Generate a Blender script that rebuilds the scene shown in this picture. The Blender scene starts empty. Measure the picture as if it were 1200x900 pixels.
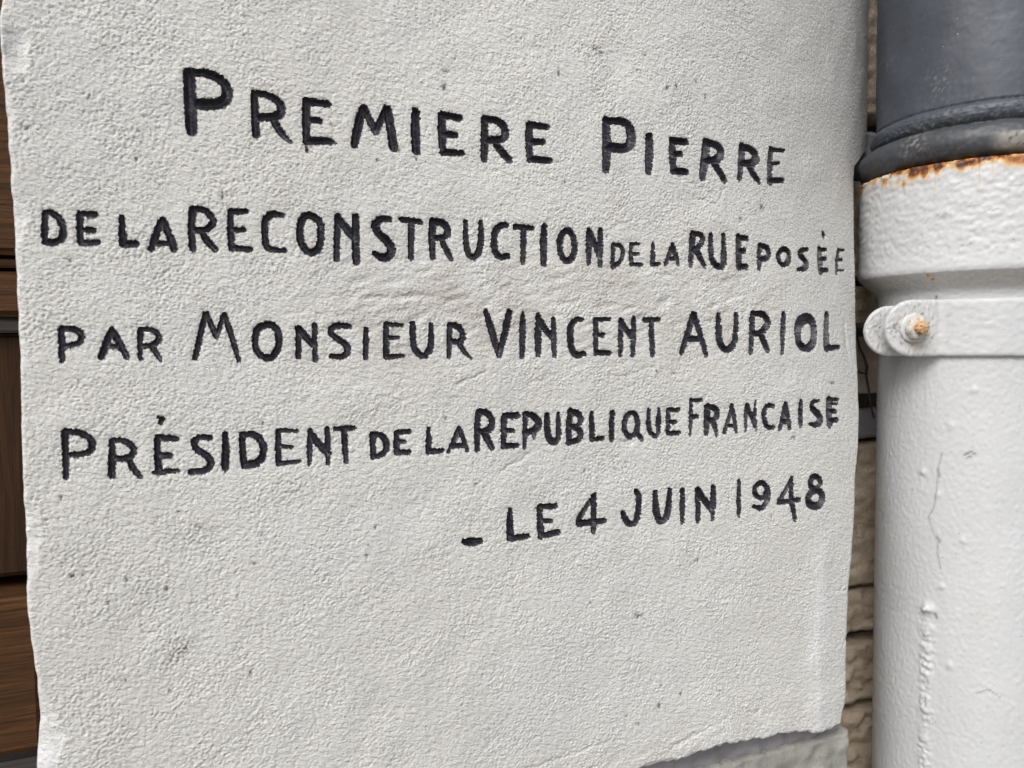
import bpy, bmesh, math
import numpy as np
from math import radians, sin, cos, pi, sqrt, atan2, hypot
from mathutils import Matrix, Vector

scene = bpy.context.scene
# ---------------------------------------------------------------- camera
yaw, pitch, roll = radians(23), radians(3.0), radians(0.5)
fwd = Vector((sin(yaw)*cos(pitch), cos(yaw)*cos(pitch), -sin(pitch)))
r0 = Vector((cos(yaw), -sin(yaw), 0)); u0 = r0.cross(fwd)
up = u0*cos(roll) + r0*sin(roll); rt = r0*cos(roll) - u0*sin(roll)
cd = bpy.data.cameras.new('camera'); cam = bpy.data.objects.new('camera', cd)
scene.collection.objects.link(cam)
cam.matrix_world = Matrix(((rt.x, up.x, -fwd.x, 0), (rt.y, up.y, -fwd.y, -0.4),
                           (rt.z, up.z, -fwd.z, 1.25), (0, 0, 0, 1)))
cd.sensor_width = 36; cd.lens = 27.9; cd.clip_start = 0.01; cd.clip_end = 500
cd.dof.use_dof = True; cd.dof.focus_distance = 0.47; cd.dof.aperture_fstop = 14.0
scene.camera = cam

# ---------------------------------------------------------------- sky, sun, exposure
SUN_EL, SUN_AZ = radians(46), radians(-50)       # azimuth seen from the wall: minus = to the left of the camera
w = bpy.data.worlds.new('World'); scene.world = w; w.use_nodes = True
nt = w.node_tree; bg = nt.nodes['Background']
sky = nt.nodes.new('ShaderNodeTexSky'); sky.sky_type = 'NISHITA'; sky.sun_disc = False
sdir = Vector((sin(SUN_AZ)*cos(SUN_EL), -cos(SUN_AZ)*cos(SUN_EL), sin(SUN_EL)))   # towards the sun
sky.sun_elevation = SUN_EL; sky.sun_rotation = atan2(sdir.x, sdir.y)
sky.air_density = 1.0; sky.dust_density = 4.0; sky.ozone_density = 1.0
hs = nt.nodes.new('ShaderNodeHueSaturation'); hs.inputs['Saturation'].default_value = 0.16
nt.links.new(sky.outputs[0], hs.inputs['Color']); nt.links.new(hs.outputs[0], bg.inputs[0])
bg.inputs[1].default_value = 0.15
sl = bpy.data.lights.new('sun', 'SUN'); sl.energy = 2.0; sl.angle = radians(35); sl.color = (1.0, 0.97, 0.93)
so = bpy.data.objects.new('sun', sl); scene.collection.objects.link(so)
so.rotation_euler = (-sdir).to_track_quat('-Z', 'Y').to_euler(); so.location = (0, -3, 4)
scene.view_settings.view_transform = 'Standard'; scene.view_settings.look = 'None'
scene.view_settings.exposure = 0.0; scene.view_settings.gamma = 1.0
scene.render.engine = 'CYCLES'

rng = np.random.default_rng(7)
col = scene.collection

# ---------------------------------------------------------------- helpers
def tag(o, label=None, cat=None, kind=None, group=None):
    if label: o['label'] = label
    if cat: o['category'] = cat
    if kind: o['kind'] = kind
    if group: o['group'] = group
    return o

def empty(name, loc, label, cat):
    o = bpy.data.objects.new(name, None); o.location = loc; o.empty_display_size = 0.05
    col.objects.link(o); return tag(o, label, cat)

def link(name, me, mat, parent=None):
    o = bpy.data.objects.new(name, me); col.objects.link(o)
    if mat and not me.materials: me.materials.append(mat)
    if parent:
        o.parent = parent
        m = Matrix.Identity(4); p = parent
        while p: m = Matrix.Translation(p.location) @ m; p = p.parent
        o.matrix_parent_inverse = Matrix.Identity(4)
        o.location = -m.to_translation()
    return o

def np_mesh(name, co, quads, smooth=True):
    me = bpy.data.meshes.new(name)
    me.vertices.add(len(co)); me.vertices.foreach_set('co', co.astype(np.float32).ravel())
    n = len(quads)
    me.loops.add(n*4); me.loops.foreach_set('vertex_index', quads.astype(np.int32).ravel())
    me.polygons.add(n); me.polygons.foreach_set('loop_start', np.arange(0, n*4, 4, dtype=np.int32))
    me.update(calc_edges=True)
    if smooth: me.shade_smooth()
    return me

def set_col(me, name, rgb):
    a = me.color_attributes.new(name, 'FLOAT_COLOR', 'POINT')
    v = np.ones((len(me.vertices), 4), np.float32); v[:, :rgb.shape[1]] = rgb
    a.data.foreach_set('color', v.ravel())

def grid_quads(nu, nv, wrap=False):
    i = np.arange(nu if wrap else nu-1); j = np.arange(nv-1)
    I, J = np.meshgrid(i, j, indexing='ij'); I2 = (I+1) % nu
    return np.stack([I*nv+J, I2*nv+J, I2*nv+J+1, I*nv+J+1], -1).reshape(-1, 4)

def band_noise(n, lo, hi, ang=0.0, stretch=1.0, seed=0):
    """periodic n x n noise, wavelengths lo..hi in cells, unit variance"""
    g = np.random.default_rng(seed)
    F = np.fft.rfft2(g.standard_normal((n, n)))
    fy = np.fft.fftfreq(n)[:, None]; fx = np.fft.rfftfreq(n)[None, :]
    a = (fx*cos(ang) + fy*sin(ang))*stretch; b = -fx*sin(ang) + fy*cos(ang)
    f = np.sqrt(a*a+b*b)
    F *= 1/(1+(f*lo)**6) * (1-1/(1+(f*hi)**4))
    r = np.fft.irfft2(F, s=(n, n)); return r/r.std()

def samp(N, x, z, cell):
    """bilinear sample of a periodic noise at metres x,z (row = z, column = x)"""
    n = N.shape[0]; a = (z/cell) % n; b = (x/cell) % n
    i = a.astype(int); j = b.astype(int); fa = a-i; fb = b-j; i %= n; j %= n; i1 = (i+1) % n; j1 = (j+1) % n
    return (N[i, j]*(1-fa)*(1-fb)+N[i1, j]*fa*(1-fb)+N[i, j1]*(1-fa)*fb+N[i1, j1]*fa*fb)

def sm(a, b, x):
    t = np.clip((x-a)/(b-a), 0, 1); return t*t*(3-2*t)

# ---------------------------------------------------------------- materials
class Mat:
    def __init__(s, name, base, rough=0.8, spec=0.3):
        s.m = bpy.data.materials.new(name); s.m.use_nodes = True; s.t = s.m.node_tree
        s.b = s.t.nodes['Principled BSDF']; s.b.inputs['Base Color'].default_value = (*base, 1)
        s.b.inputs['Roughness'].default_value = rough; s.b.inputs['Specular IOR Level'].default_value = spec
        s.tc = s.t.nodes.new('ShaderNodeTexCoord'); s.vec = s.tc.outputs['Object']; s.base = base; s.c = None
        s.h = None
    def N(s, typ, **kw):
        n = s.t.nodes.new(typ)
        for k, v in kw.items(): setattr(n, k, v)
        return n
    def L(s, a, b): s.t.links.new(a, b)
    def scaled(s, sc):
        mp = s.N('ShaderNodeMapping'); mp.inputs['Scale'].default_value = sc; s.L(s.vec, mp.inputs[0]); return mp.outputs[0]
    def noise(s, scale, detail=4, rough=0.55, dist=0.0, vec=None):
        n = s.N('ShaderNodeTexNoise'); n.inputs['Scale'].default_value = scale; n.inputs['Detail'].default_value = detail
        n.inputs['Roughness'].default_value = rough; n.inputs['Distortion'].default_value = dist
        s.L(vec or s.vec, n.inputs['Vector']); return n.outputs['Fac']
    def ramp(s, fac, stops):
        r = s.N('ShaderNodeValToRGB'); e = r.color_ramp.elements
        for i, (p, c) in enumerate(stops):
            el = e[i] if i < 2 else e.new(p)
            el.position = p; el.color = (*c, 1) if len(c) == 3 else c
        s.L(fac, r.inputs[0]); return r.outputs[0]
    def rng(s, fac, a, b, c=0.0, d=1.0):
        r = s.N('ShaderNodeMapRange'); s.L(fac, r.inputs[0])
        for i, v in enumerate((a, b, c, d)): r.inputs[i+1].default_value = v
        return r.outputs[0]
    def math(s, op, a, b=None):
        n = s.N('ShaderNodeMath', operation=op)
        for i, v in enumerate((a, b)):
            if v is None: continue
            if isinstance(v, (int, float)): n.inputs[i].default_value = v
            else: s.L(v, n.inputs[i])
        return n.outputs[0]
    def mix(s, fac, a, b, blend='MIX'):
        n = s.N('ShaderNodeMix', data_type='RGBA', blend_type=blend)
        for i, v in ((0, fac), (6, a), (7, b)):
            if isinstance(v, (int, float)): n.inputs[i].default_value = v
            elif isinstance(v, tuple): n.inputs[i].default_value = (*v, 1)
            else: s.L(v, n.inputs[i])
        return n.outputs[2]
    def color(s, c): s.c = c; s.L(c, s.b.inputs['Base Color'])
    def over(s, fac, c2): s.color(s.mix(fac, s.c if s.c is not None else s.base, c2))
    def attr(s, name):
        a = s.N('ShaderNodeVertexColor', layer_name=name); sp = s.N('ShaderNodeSeparateColor'); s.L(a.outputs[0], sp.inputs[0])
        return sp.outputs
    def bump(s, h, strength, dist):
        b = s.N('ShaderNodeBump'); b.inputs['Strength'].default_value = strength; b.inputs['Distance'].default_value = dist
        s.L(h, b.inputs['Height'])
        if s.h is not None: s.L(s.h, b.inputs['Normal'])
        s.h = b.outputs[0]; s.L(s.h, s.b.inputs['Normal'])
    def rough(s, v): s.L(v, s.b.inputs['Roughness'])

# light limestone under old masonry paint
M = Mat('dressed_stone', (0.60, 0.59, 0.565), 0.9, 0.2)
M.color(M.ramp(M.noise(9, 5, 0.6), [(0.3, (0.595, 0.592, 0.578)), (0.7, (0.66, 0.655, 0.635))]))
M.over(M.rng(M.noise(55, 4, 0.6), 0.55, 0.8, 0, 0.25), (0.52, 0.50, 0.46))
M.over(M.rng(M.noise(3.2, 5, 0.6), 0.48, 0.72, 0, 0.30), (0.50, 0.475, 0.43))
M.over(M.rng(M.noise(5, 5, 0.65, vec=M.scaled((5, 1, 0.6))), 0.55, 0.8, 0, 0.22), (0.47, 0.46, 0.44))
sp = M.attr('stain_tone')
M.over(M.math('MULTIPLY', sp[0], 0.95), (0.06, 0.055, 0.055))
M.over(sp[1], (0.36, 0.30, 0.25))
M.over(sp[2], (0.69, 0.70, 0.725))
M.over(M.rng(M.noise(420, 2, 0.5), 0.70, 0.80, 0, 0.55), (0.25, 0.24, 0.22))
rot = M.N('ShaderNodeMapping'); rot.inputs['Rotation'].default_value = (0, radians(-24), 0); M.L(M.vec, rot.inputs[0])
sc2 = M.N('ShaderNodeMapping'); sc2.inputs['Scale'].default_value = (0.55, 1, 1); M.L(rot.outputs[0], sc2.inputs[0])
M.bump(M.noise(520, 2, 0.55, 0.5, vec=sc2.outputs[0]), 1.0, 0.0011)
M.bump(M.noise(1400, 2, 0.5), 0.5, 0.0004)
STONE = M.m

M = Mat('letter_paint', (0.016, 0.016, 0.021), 0.5, 0.5)
M.color(M.ramp(M.noise(380, 5, 0.7), [(0.35, (0.016, 0.016, 0.021)), (0.56, (0.034, 0.034, 0.044)), (0.72, (0.085, 0.085, 0.105))]))
M.over(M.rng(M.noise(150, 4, 0.6), 0.5, 0.72, 0, 0.7), (0.062, 0.063, 0.082))
M.over(M.rng(M.noise(900, 2, 0.6), 0.72, 0.77, 0, 0.8), (0.26, 0.255, 0.25))
M.rough(M.rng(M.noise(250, 3), 0.3, 0.7, 0.30, 0.55))
M.bump(M.noise(900, 3, 0.6), 0.6, 0.0005)
PAINT = M.m

M = Mat('weathered_block', (0.36, 0.33, 0.29), 0.95, 0.15)
M.color(M.ramp(M.noise(28, 6, 0.65), [(0.3, (0.40, 0.31, 0.225)), (0.55, (0.57, 0.475, 0.37)), (0.75, (0.66, 0.585, 0.49))]))
M.over(M.rng(M.noise(160, 4, 0.7), 0.55, 0.75, 0, 0.6), (0.20, 0.165, 0.13))
M.bump(M.noise(300, 5, 0.7), 0.9, 0.0015)
ROUGH_STONE = M.m

M = Mat('lower_block', (0.40, 0.385, 0.355), 0.95, 0.15)
M.color(M.ramp(M.noise(60, 6, 0.65), [(0.3, (0.25, 0.24, 0.225)), (0.55, (0.335, 0.325, 0.30)), (0.75, (0.42, 0.41, 0.385))]))
M.over(M.rng(M.noise(230, 3, 0.7), 0.63, 0.75, 0, 0.6), (0.19, 0.17, 0.15))
M.bump(M.noise(500, 4, 0.7), 0.8, 0.001)
LOWER = M.m

M = Mat('grey_mortar', (0.30, 0.295, 0.305), 0.9, 0.2)
M.color(M.ramp(M.noise(70, 5, 0.6, vec=M.scaled((0.3, 1, 1))), [(0.3, (0.235, 0.23, 0.24)), (0.7, (0.34, 0.335, 0.35))]))
M.bump(M.noise(260, 4, 0.6), 0.6, 0.001)
MORTAR = M.m

M = Mat('dark_joint', (0.10, 0.088, 0.075), 0.95, 0.1)
M.bump(M.noise(120, 5, 0.7), 0.8, 0.003)
JOINT = M.m

M = Mat('brown_wood', (0.07, 0.035, 0.016), 0.65, 0.18)
M.color(M.ramp(M.noise(9, 8, 0.7, 0.5, vec=M.scaled((2.2, 2.2, 60))), [(0.3, (0.022, 0.010, 0.004)), (0.55, (0.075, 0.032, 0.011)), (0.75, (0.15, 0.066, 0.021))]))
M.over(M.rng(M.noise(8, 5, 0.7, 0.3, vec=M.scaled((4, 4, 210))), 0.55, 0.7, 0, 0.7), (0.022, 0.012, 0.007))
M.bump(M.noise(8, 5, 0.7, 0.3, vec=M.scaled((4, 4, 210))), 0.6, 0.001)
WOOD_H = M.m
M = Mat('dark_brown_wood', (0.04, 0.022, 0.012), 0.7, 0.15)
M.color(M.ramp(M.noise(8, 6, 0.65, 0.4, vec=M.scaled((60, 3, 2.5))), [(0.3, (0.016, 0.008, 0.004)), (0.6, (0.045, 0.021, 0.009)), (0.8, (0.08, 0.038, 0.016))]))
M.bump(M.noise(8, 5, 0.7, 0.3, vec=M.scaled((120, 4, 3))), 0.6, 0.001)
WOOD_V = M.m
M = Mat('grey_brown_wood', (0.055, 0.047, 0.043), 0.7, 0.3)
M.color(M.ramp(M.noise(10, 5, 0.6, 0.4, vec=M.scaled((3, 3, 40))), [(0.3, (0.035, 0.03, 0.028)), (0.7, (0.085, 0.072, 0.066))]))
WOOD_G = M.m

M = Mat('white_pipe_paint', (0.68, 0.685, 0.69), 0.42, 0.45)
M.color(M.ramp(M.noise(14, 5, 0.6), [(0.3, (0.51, 0.518, 0.528)), (0.7, (0.58, 0.588, 0.60))]))
sp = M.attr('stain_tone')
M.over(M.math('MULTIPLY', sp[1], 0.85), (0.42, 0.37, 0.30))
rust = M.math('MULTIPLY', sp[0], M.rng(M.noise(160, 5, 0.65), 0.25, 0.55, 0.55, 1))
M.over(M.rng(rust, 0.05, 0.36), (0.58, 0.36, 0.14))
M.over(M.rng(rust, 0.34, 0.62), (0.34, 0.115, 0.028))
M.over(M.rng(rust, 0.68, 0.85), (0.085, 0.035, 0.018))
M.over(sp[2], (0.10, 0.075, 0.06))
M.over(M.rng(M.noise(330, 3, 0.6), 0.70, 0.75, 0, 0.8), (0.26, 0.22, 0.18))
M.over(M.rng(M.noise(18, 5, 0.7, vec=M.scaled((3, 3, 0.35))), 0.55, 0.75, 0, 0.35), (0.50, 0.485, 0.45))
M.rough(M.rng(M.noise(60, 3), 0.3, 0.7, 0.34, 0.55))
M.bump(M.noise(90, 4, 0.6, 0.2), 0.16, 0.001)
M.bump(M.noise(420, 3, 0.6, 0.2, vec=M.scaled((1, 1, 0.7))), 0.16, 0.0005)
WHITE = M.m

M = Mat('grey_pipe', (0.10, 0.11, 0.13), 0.45, 0.5)
M.color(M.ramp(M.noise(16, 5, 0.65, vec=M.scaled((1, 1, 0.5))), [(0.3, (0.050, 0.056, 0.070)), (0.6, (0.070, 0.079, 0.100)), (0.8, (0.115, 0.128, 0.160))]))
M.over(M.rng(M.noise(60, 6, 0.75), 0.6, 0.8, 0, 0.45), (0.27, 0.29, 0.33))
sp = M.attr('stain_tone')
M.over(sp[0], (0.42, 0.40, 0.355))
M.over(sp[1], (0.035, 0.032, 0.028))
M.over(M.rng(M.noise(500, 2, 0.6), 0.74, 0.78, 0, 0.9), (0.55, 0.56, 0.58))
M.rough(M.rng(M.noise(40, 4), 0.3, 0.7, 0.36, 0.62))
M.bump(M.noise(90, 5, 0.65), 0.15, 0.001)
GREY = M.m

M = Mat('rusty_iron', (0.05, 0.035, 0.028), 0.8, 0.3)
M.color(M.ramp(M.noise(150, 4, 0.7), [(0.35, (0.012, 0.010, 0.009)), (0.7, (0.03, 0.020, 0.014))]))
M.bump(M.noise(300, 3), 0.6, 0.001)
IRON = M.m

M = Mat('pavement', (0.20, 0.195, 0.185), 0.9, 0.2)
M.color(M.ramp(M.noise(3, 6, 0.7), [(0.3, (0.16, 0.155, 0.15)), (0.7, (0.26, 0.25, 0.235))]))
M.bump(M.noise(60, 4), 0.5, 0.004)
GROUND = M.m
LETTERS = [
('P',1,[[(98,1252,47),(99,1117,52),(101,992,47)],[(100,1256,32),(188,1259,37),(247,1231,42),(268,1183,46),(246,1133,48),(184,1117,52),(125,1114,47)]]),
('R',1,[[(383,1188,31),(384,1084,35),(386,997,33)],[(383,1192,28),(453,1192,30),(500,1161,36),(511,1122,36),(482,1090,39),(404,1082,36)],[(466,1077,32),(504,1016,34),(543,979,16)]]),
('E',1,[[(625,1182,37),(622,1076,37),(620,986,31)],[(629,1179,37),(727,1179,33)],[(627,1093,27),(684,1094,30)],[(625,990,35),(732,1000,35),(761,992,8)],[(621,961,8),(621,941,10)]]),
('M',1,[[(904,1175,40),(877,1093,43),(856,994,38)],[(913,1163,36),(963,1067,33)],[(963,1067,33),(1022,1187,35)],[(1026,1184,41),(1042,1092,44),(1056,997,43)]]),
('I',1,[[(1174,1186,42),(1170,1104,47),(1175,990,42)]]),
('E',1,[[(1314,1188,34),(1314,1092,45),(1318,991,31)],[(1311,1187,33),(1411,1180,35)],[(1324,1088,37),(1389,1090,30)],[(1318,995,37),(1426,999,28)]]),
('R',1,[[(1554,1190,37),(1552,1078,45),(1549,979,35)],[(1558,1190,30),(1632,1189,39),(1676,1152,44),(1671,1102,41),(1621,1084,39),(1557,1080,36)],[(1621,1057,38),(1660,1015,40),(1694,988,40)]]),
('E',1,[[(1815,1184,37),(1812,1092,44),(1816,996,34)],[(1817,1184,37),(1920,1183,32)],[(1822,1093,33),(1896,1098,31)],[(1816,1001,35),(1937,1001,34)]]),
('P',1,[[(2293,1255,48),(2296,1126,54),(2292,982,47)],[(2297,1255,36),(2420,1262,44),(2460,1218,57),(2460,1140,59),(2420,1106,49),(2302,1107,56)]]),
('I',1,[[(2581,1190,47),(2581,1092,54),(2575,992,44)]]),
('E',1,[[(2741,1181,44),(2743,1086,49),(2747,1007,44)],[(2747,1181,40),(2841,1185,40)],[(2747,1106,33),(2803,1109,33)],[(2747,1005,38),(2839,1009,38)]]),
('R',1,[[(2998,1197,59),(2983,1088,62),(2965,989,48)],[(2998,1197,37),(3073,1195,45),(3115,1164,61),(3107,1122,57),(3057,1096,45),(2996,1095,41)],[(3057,1075,46),(3105,1028,48),(3139,984,41)]]),
('R',1,[[(3301,1208,57),(3283,1110,50),(3271,1008,40)],[(3301,1208,36),(3387,1206,50),(3435,1161,74),(3401,1116,47),(3290,1106,38)],[(3352,1108,46),(3398,1049,49),(3453,1006,33)]]),
('E',1,[[(3580,1230,45),(3565,1123,52),(3559,1022,51)],[(3583,1228,27),(3724,1243,23)],[(3571,1135,20),(3663,1153,20)],[(3565,1028,33),(3703,1045,32)]]),
('D',2,[[(-500,582,21),(-506,512,23),(-505,457,23)],[(-500,582,22),(-471,584,24),(-446,559,25),(-433,515,25),(-439,470,25),(-476,450,28),(-505,457,26)]]),
('E',2,[[(-367,586,24),(-369,518,24),(-369,458,23)],[(-366,584,25),(-309,585,25)],[(-365,515,25),(-318,515,24)],[(-367,457,24),(-301,461,21)]]),
('L',2,[[(-202,579,19),(-200,519,30),(-200,458,30)],[(-197,459,33),(-148,461,29)]]),
('A',2,[[(-33,577,26),(-58,518,31),(-85,441,26)],[(-33,577,26),(-8,512,31),(12,444,26)],[(-63,465,22),(-9,469,22)]]),
('R',2,[[(97,631,31),(87,540,28),(91,447,28)],[(97,633,26),(149,631,28),(185,596,29),(181,560,29),(146,536,28),(95,536,27)],[(135,519,25),(160,480,31),(189,449,26)]]),
('E',2,[[(263,628,27),(260,548,27),(263,456,28)],[(265,628,30),(331,634,23)],[(259,542,24),(317,547,26)],[(265,459,29),(346,455,23)]]),
('C',2,[[(499,625,21),(448,630,31),(415,596,30),(415,523,30),(419,474,30),(444,457,27),(507,456,21)]]),
('O',2,[[(633,636,33),(592,618,33),(578,555,31),(583,489,33),(625,443,33),(671,468,35),(682,535,32),(682,602,33),(633,636,33)]]),
('N',2,[[(766,635,29),(760,530,30),(755,423,27)],[(766,627,36),(807,574,37),(854,525,37)],[(854,636,34),(852,525,37),(854,411,34)]]),
('S',2,[[(1027,632,28),(982,634,34),(946,598,38),(971,556,37),(1024,515,41),(1041,464,41),(996,430,41),(948,456,26)]]),
('T',2,[[(1093,635,30),(1192,627,25)],[(1142,625,31),(1141,538,30),(1137,441,27)]]),
('R',2,[[(1257,635,39),(1253,542,33),(1255,447,28)],[(1261,635,34),(1317,629,36),(1343,595,34),(1335,559,33),(1288,548,29),(1256,551,29)],[(1307,536,28),(1334,483,31),(1357,444,24)]]),
('U',2,[[(1439,640,23),(1438,550,27),(1448,479,32),(1477,451,30),(1511,472,32),(1527,554,35),(1526,644,21)]]),
('C',2,[[(1676,635,26),(1636,632,34),(1604,594,35),(1597,530,34),(1610,475,35),(1644,460,31),(1679,469,31)]]),
('T',2,[[(1724,629,28),(1826,626,24)],[(1775,615,31),(1774,518,33),(1770,435,22)]]),
('I',2,[[(1901,640,33),(1895,542,42),(1896,434,31)]]),
('O',2,[[(2043,628,32),(2000,593,36),(1993,517,34),(2016,466,35),(2048,448,33),(2082,482,34),(2091,540,35),(2075,606,36),(2043,628,32)]]),
('N',2,[[(2181,630,31),(2178,534,37),(2178,447,26)],[(2184,620,37),(2217,554,37),(2250,488,33)],[(2254,633,31),(2253,537,38),(2253,435,24)]]),
('D',2,[[(2339,554,25),(2334,491,27),(2336,428,23)],[(2339,556,19),(2385,556,23),(2411,518,25),(2390,464,26),(2345,430,23)]]),
('E',2,[[(2457,564,23),(2457,505,25),(2461,451,25)],[(2457,562,22),(2514,568,14)],[(2459,507,18),(2505,509,18)],[(2459,451,24),(2531,449,18)]]),
('L',2,[[(2608,570,21),(2605,510,28),(2605,455,31)],[(2605,452,24),(2652,457,18)]]),
('A',2,[[(2744,570,26),(2720,514,28),(2691,455,21)],[(2744,570,29),(2766,511,31),(2785,454,19)],[(2720,487,20),(2766,492,20)]]),
('R',2,[[(2888,642,42),(2878,550,37),(2876,453,25)],[(2888,642,26),(2944,645,28),(2966,615,33),(2944,573,35),(2894,546,30)],[(2907,551,38),(2944,502,36),(2976,451,24)]]),
('U',2,[[(3022,641,29),(3021,566,36),(3029,484,40),(3078,449,33),(3115,454,39),(3126,540,41),(3122,646,28)]]),
('E',2,[[(3249,640,47),(3242,545,46),(3242,455,46)],[(3249,640,32),(3315,639,35)],[(3245,556,28),(3292,558,32)],[(3242,457,32),(3304,460,34)]]),
('P',2,[[(3436,598,42),(3427,532,45),(3419,459,34)],[(3436,600,27),(3500,596,35),(3522,559,44),(3494,520,34),(3430,513,26)]]),
('O',2,[[(3672,599,34),(3615,565,40),(3599,520,38),(3650,478,28),(3712,515,47),(3724,572,45),(3672,599,34)]]),
('S',2,[[(3948,610,22),(3873,602,30),(3832,567,46),(3885,542,43),(3926,510,54),(3885,473,39),(3805,466,19)]]),
('É',2,[[(4108,616,58),(4094,544,72),(4088,473,61)],[(4109,620,27),(4197,627,25)],[(4108,551,30),(4185,566,23)],[(4093,476,30),(4193,486,26)],[(4179,733,43),(4185,724,43)]]),
('E',2,[[(4409,636,42),(4359,558,46),(4330,476,38)],[(4411,642,22),(4520,652,14)],[(4331,562,19),(4456,575,22)],[(4342,489,11),(4483,503,10)]]),
('P',3,[[(-456,75,25),(-457,7,24),(-459,-62,20)],[(-455,78,24),(-402,78,25),(-378,52,23),(-381,18,23),(-411,7,21),(-451,-1,21)]]),
('A',3,[[(-257,74,24),(-279,21,28),(-304,-48,26)],[(-257,74,24),(-231,20,30),(-199,-53,21)],[(-277,-2,17),(-228,-1,22)]]),
('R',3,[[(-141,70,23),(-143,4,21),(-145,-58,18)],[(-141,74,19),(-100,76,20),(-64,54,24),(-66,19,24),(-95,0,22),(-141,-2,22)],[(-95,-8,19),(-74,-40,24),(-59,-67,13)]]),
('M',3,[[(139,146,23),(114,50,25),(89,-59,24)],[(143,146,23),(164,90,23),(185,37,18)],[(185,37,18),(215,134,21)],[(222,142,23),(250,49,25),(282,-77,16)]]),
('O',3,[[(411,98,31),(372,81,32),(356,24,25),(361,-29,27),(400,-67,31),(439,-63,31),(469,-10,29),(470,57,31),(443,94,31),(411,98,31)]]),
('N',3,[[(564,80,26),(561,14,26),(559,-61,25)],[(564,77,35),(600,31,30),(636,-7,28)],[(641,98,20),(639,14,23),(641,-79,22)]]),
('S',3,[[(813,88,24),(764,94,26),(726,85,27),(717,56,27),(750,26,27),(800,-5,31),(802,-47,31),(769,-68,27),(718,-59,22)]]),
('I',3,[[(897,74,23),(896,12,28),(892,-70,24)]]),
('E',3,[[(1000,98,27),(999,11,27),(1000,-68,29)],[(1003,98,23),(1084,94,18)],[(1002,29,21),(1062,30,18)],[(1005,-69,26),(1086,-64,18)]]),
('U',3,[[(1141,100,29),(1140,19,31),(1154,-43,31),(1200,-71,30),(1235,-35,32),(1241,27,30),(1240,99,20)]]),
('R',3,[[(1343,94,25),(1340,9,27),(1339,-73,21)],[(1343,94,27),(1386,91,31),(1419,53,31),(1416,13,32),(1385,4,29),(1347,13,20)],[(1399,-10,30),(1427,-51,21),(1466,-84,9)]]),
('V',3,[[(1550,168,24),(1580,71,43),(1621,-68,26)],[(1686,166,34),(1665,71,42),(1624,-68,28)]]),
('I',3,[[(1767,164,12),(1767,127,33),(1764,34,35),(1761,-74,29)]]),
('N',3,[[(1861,151,23),(1860,52,42),(1857,-66,31)],[(1861,137,33),(1902,71,35),(1954,18,32)],[(1953,130,23),(1954,33,32),(1959,-72,26)]]),
('C',3,[[(2135,126,21),(2095,128,32),(2060,90,41),(2056,22,39),(2067,-45,38),(2099,-79,35),(2145,-67,29)]]),
('E',3,[[(2223,124,31),(2223,31,31),(2222,-66,31)],[(2226,127,23),(2310,129,22)],[(2226,39,21),(2271,39,27)],[(2226,-62,27),(2315,-66,28)]]),
('N',3,[[(2387,124,27),(2387,21,32),(2385,-78,25)],[(2390,119,33),(2430,60,33),(2476,15,33)],[(2476,134,28),(2472,30,35),(2468,-80,28)]]),
('T',3,[[(2552,126,30),(2652,129,22)],[(2599,110,33),(2599,19,36),(2604,-80,28)]]),
('A',3,[[(2892,159,39),(2859,59,44),(2810,-66,36)],[(2900,159,37),(2940,59,40),(2991,-89,28)],[(2853,13,33),(2940,12,33)]]),
('U',3,[[(3079,158,28),(3082,69,46),(3090,-15,46),(3125,-55,37),(3183,-51,43),(3211,16,39),(3215,162,29)]]),
('R',3,[[(3346,165,40),(3336,47,42),(3329,-76,27)],[(3346,167,30),(3433,169,40),(3479,123,54),(3459,79,47),(3399,42,37),(3343,42,30)],[(3413,36,42),(3441,-18,42),(3468,-64,31)]]),
('I',3,[[(3624,165,37),(3609,58,46),(3592,-85,25)]]),
('O',3,[[(3852,148,71),(3770,114,73),(3752,35,57),(3763,-32,61),(3840,-62,46),(3916,-22,69),(3937,69,66),(3919,132,76),(3852,148,63)]]),
('L',3,[[(4112,169,54),(4085,70,71),(4069,-46,77)],[(4067,-57,41),(4242,-50,25)]]),
('P',4,[[(-458,-378,27),(-459,-470,24),(-461,-584,20)],[(-457,-377,26),(-398,-383,26),(-358,-414,26),(-349,-453,26),(-374,-483,24),(-441,-482,23)]]),
('R',4,[[(-273,-431,21),(-275,-512,28),(-278,-590,25)],[(-269,-427,20),(-221,-431,23),(-183,-463,26),(-188,-502,25),(-223,-516,28),(-272,-511,25)],[(-203,-533,26),(-186,-569,25),(-162,-600,21)]]),
('É',4,[[(-84,-426,26),(-87,-509,27),(-82,-577,29)],[(-82,-423,25),(-6,-436,24)],[(-81,-508,29),(-36,-512,27)],[(-105,-587,14),(-69,-586,27),(1,-585,16)],[(-77,-331,11),(-58,-340,23),(-69,-355,19)]]),
('S',4,[[(141,-438,26),(105,-430,24),(67,-450,26),(81,-491,28),(129,-523,30),(148,-556,29),(127,-592,29),(54,-595,24)]]),
('I',4,[[(211,-424,23),(211,-503,31),(207,-581,35),(207,-603,8)]]),
('D',4,[[(287,-434,26),(287,-508,28),(296,-583,30)],[(289,-430,26),(351,-433,31),(382,-480,30),(387,-522,30),(364,-573,36),(296,-579,35)]]),
('E',4,[[(455,-422,23),(452,-501,24),(453,-581,26)],[(455,-419,18),(544,-427,15)],[(457,-495,18),(518,-504,15)],[(455,-581,24),(553,-578,12)]]),
('N',4,[[(609,-427,23),(604,-510,27),(601,-596,15)],[(610,-438,25),(650,-500,36),(696,-550,27)],[(692,-423,22),(692,-507,27),(691,-597,17)]]),
('T',4,[[(732,-425,21),(824,-426,26)],[(775,-443,29),(779,-521,28),(783,-593,22)]]),
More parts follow.
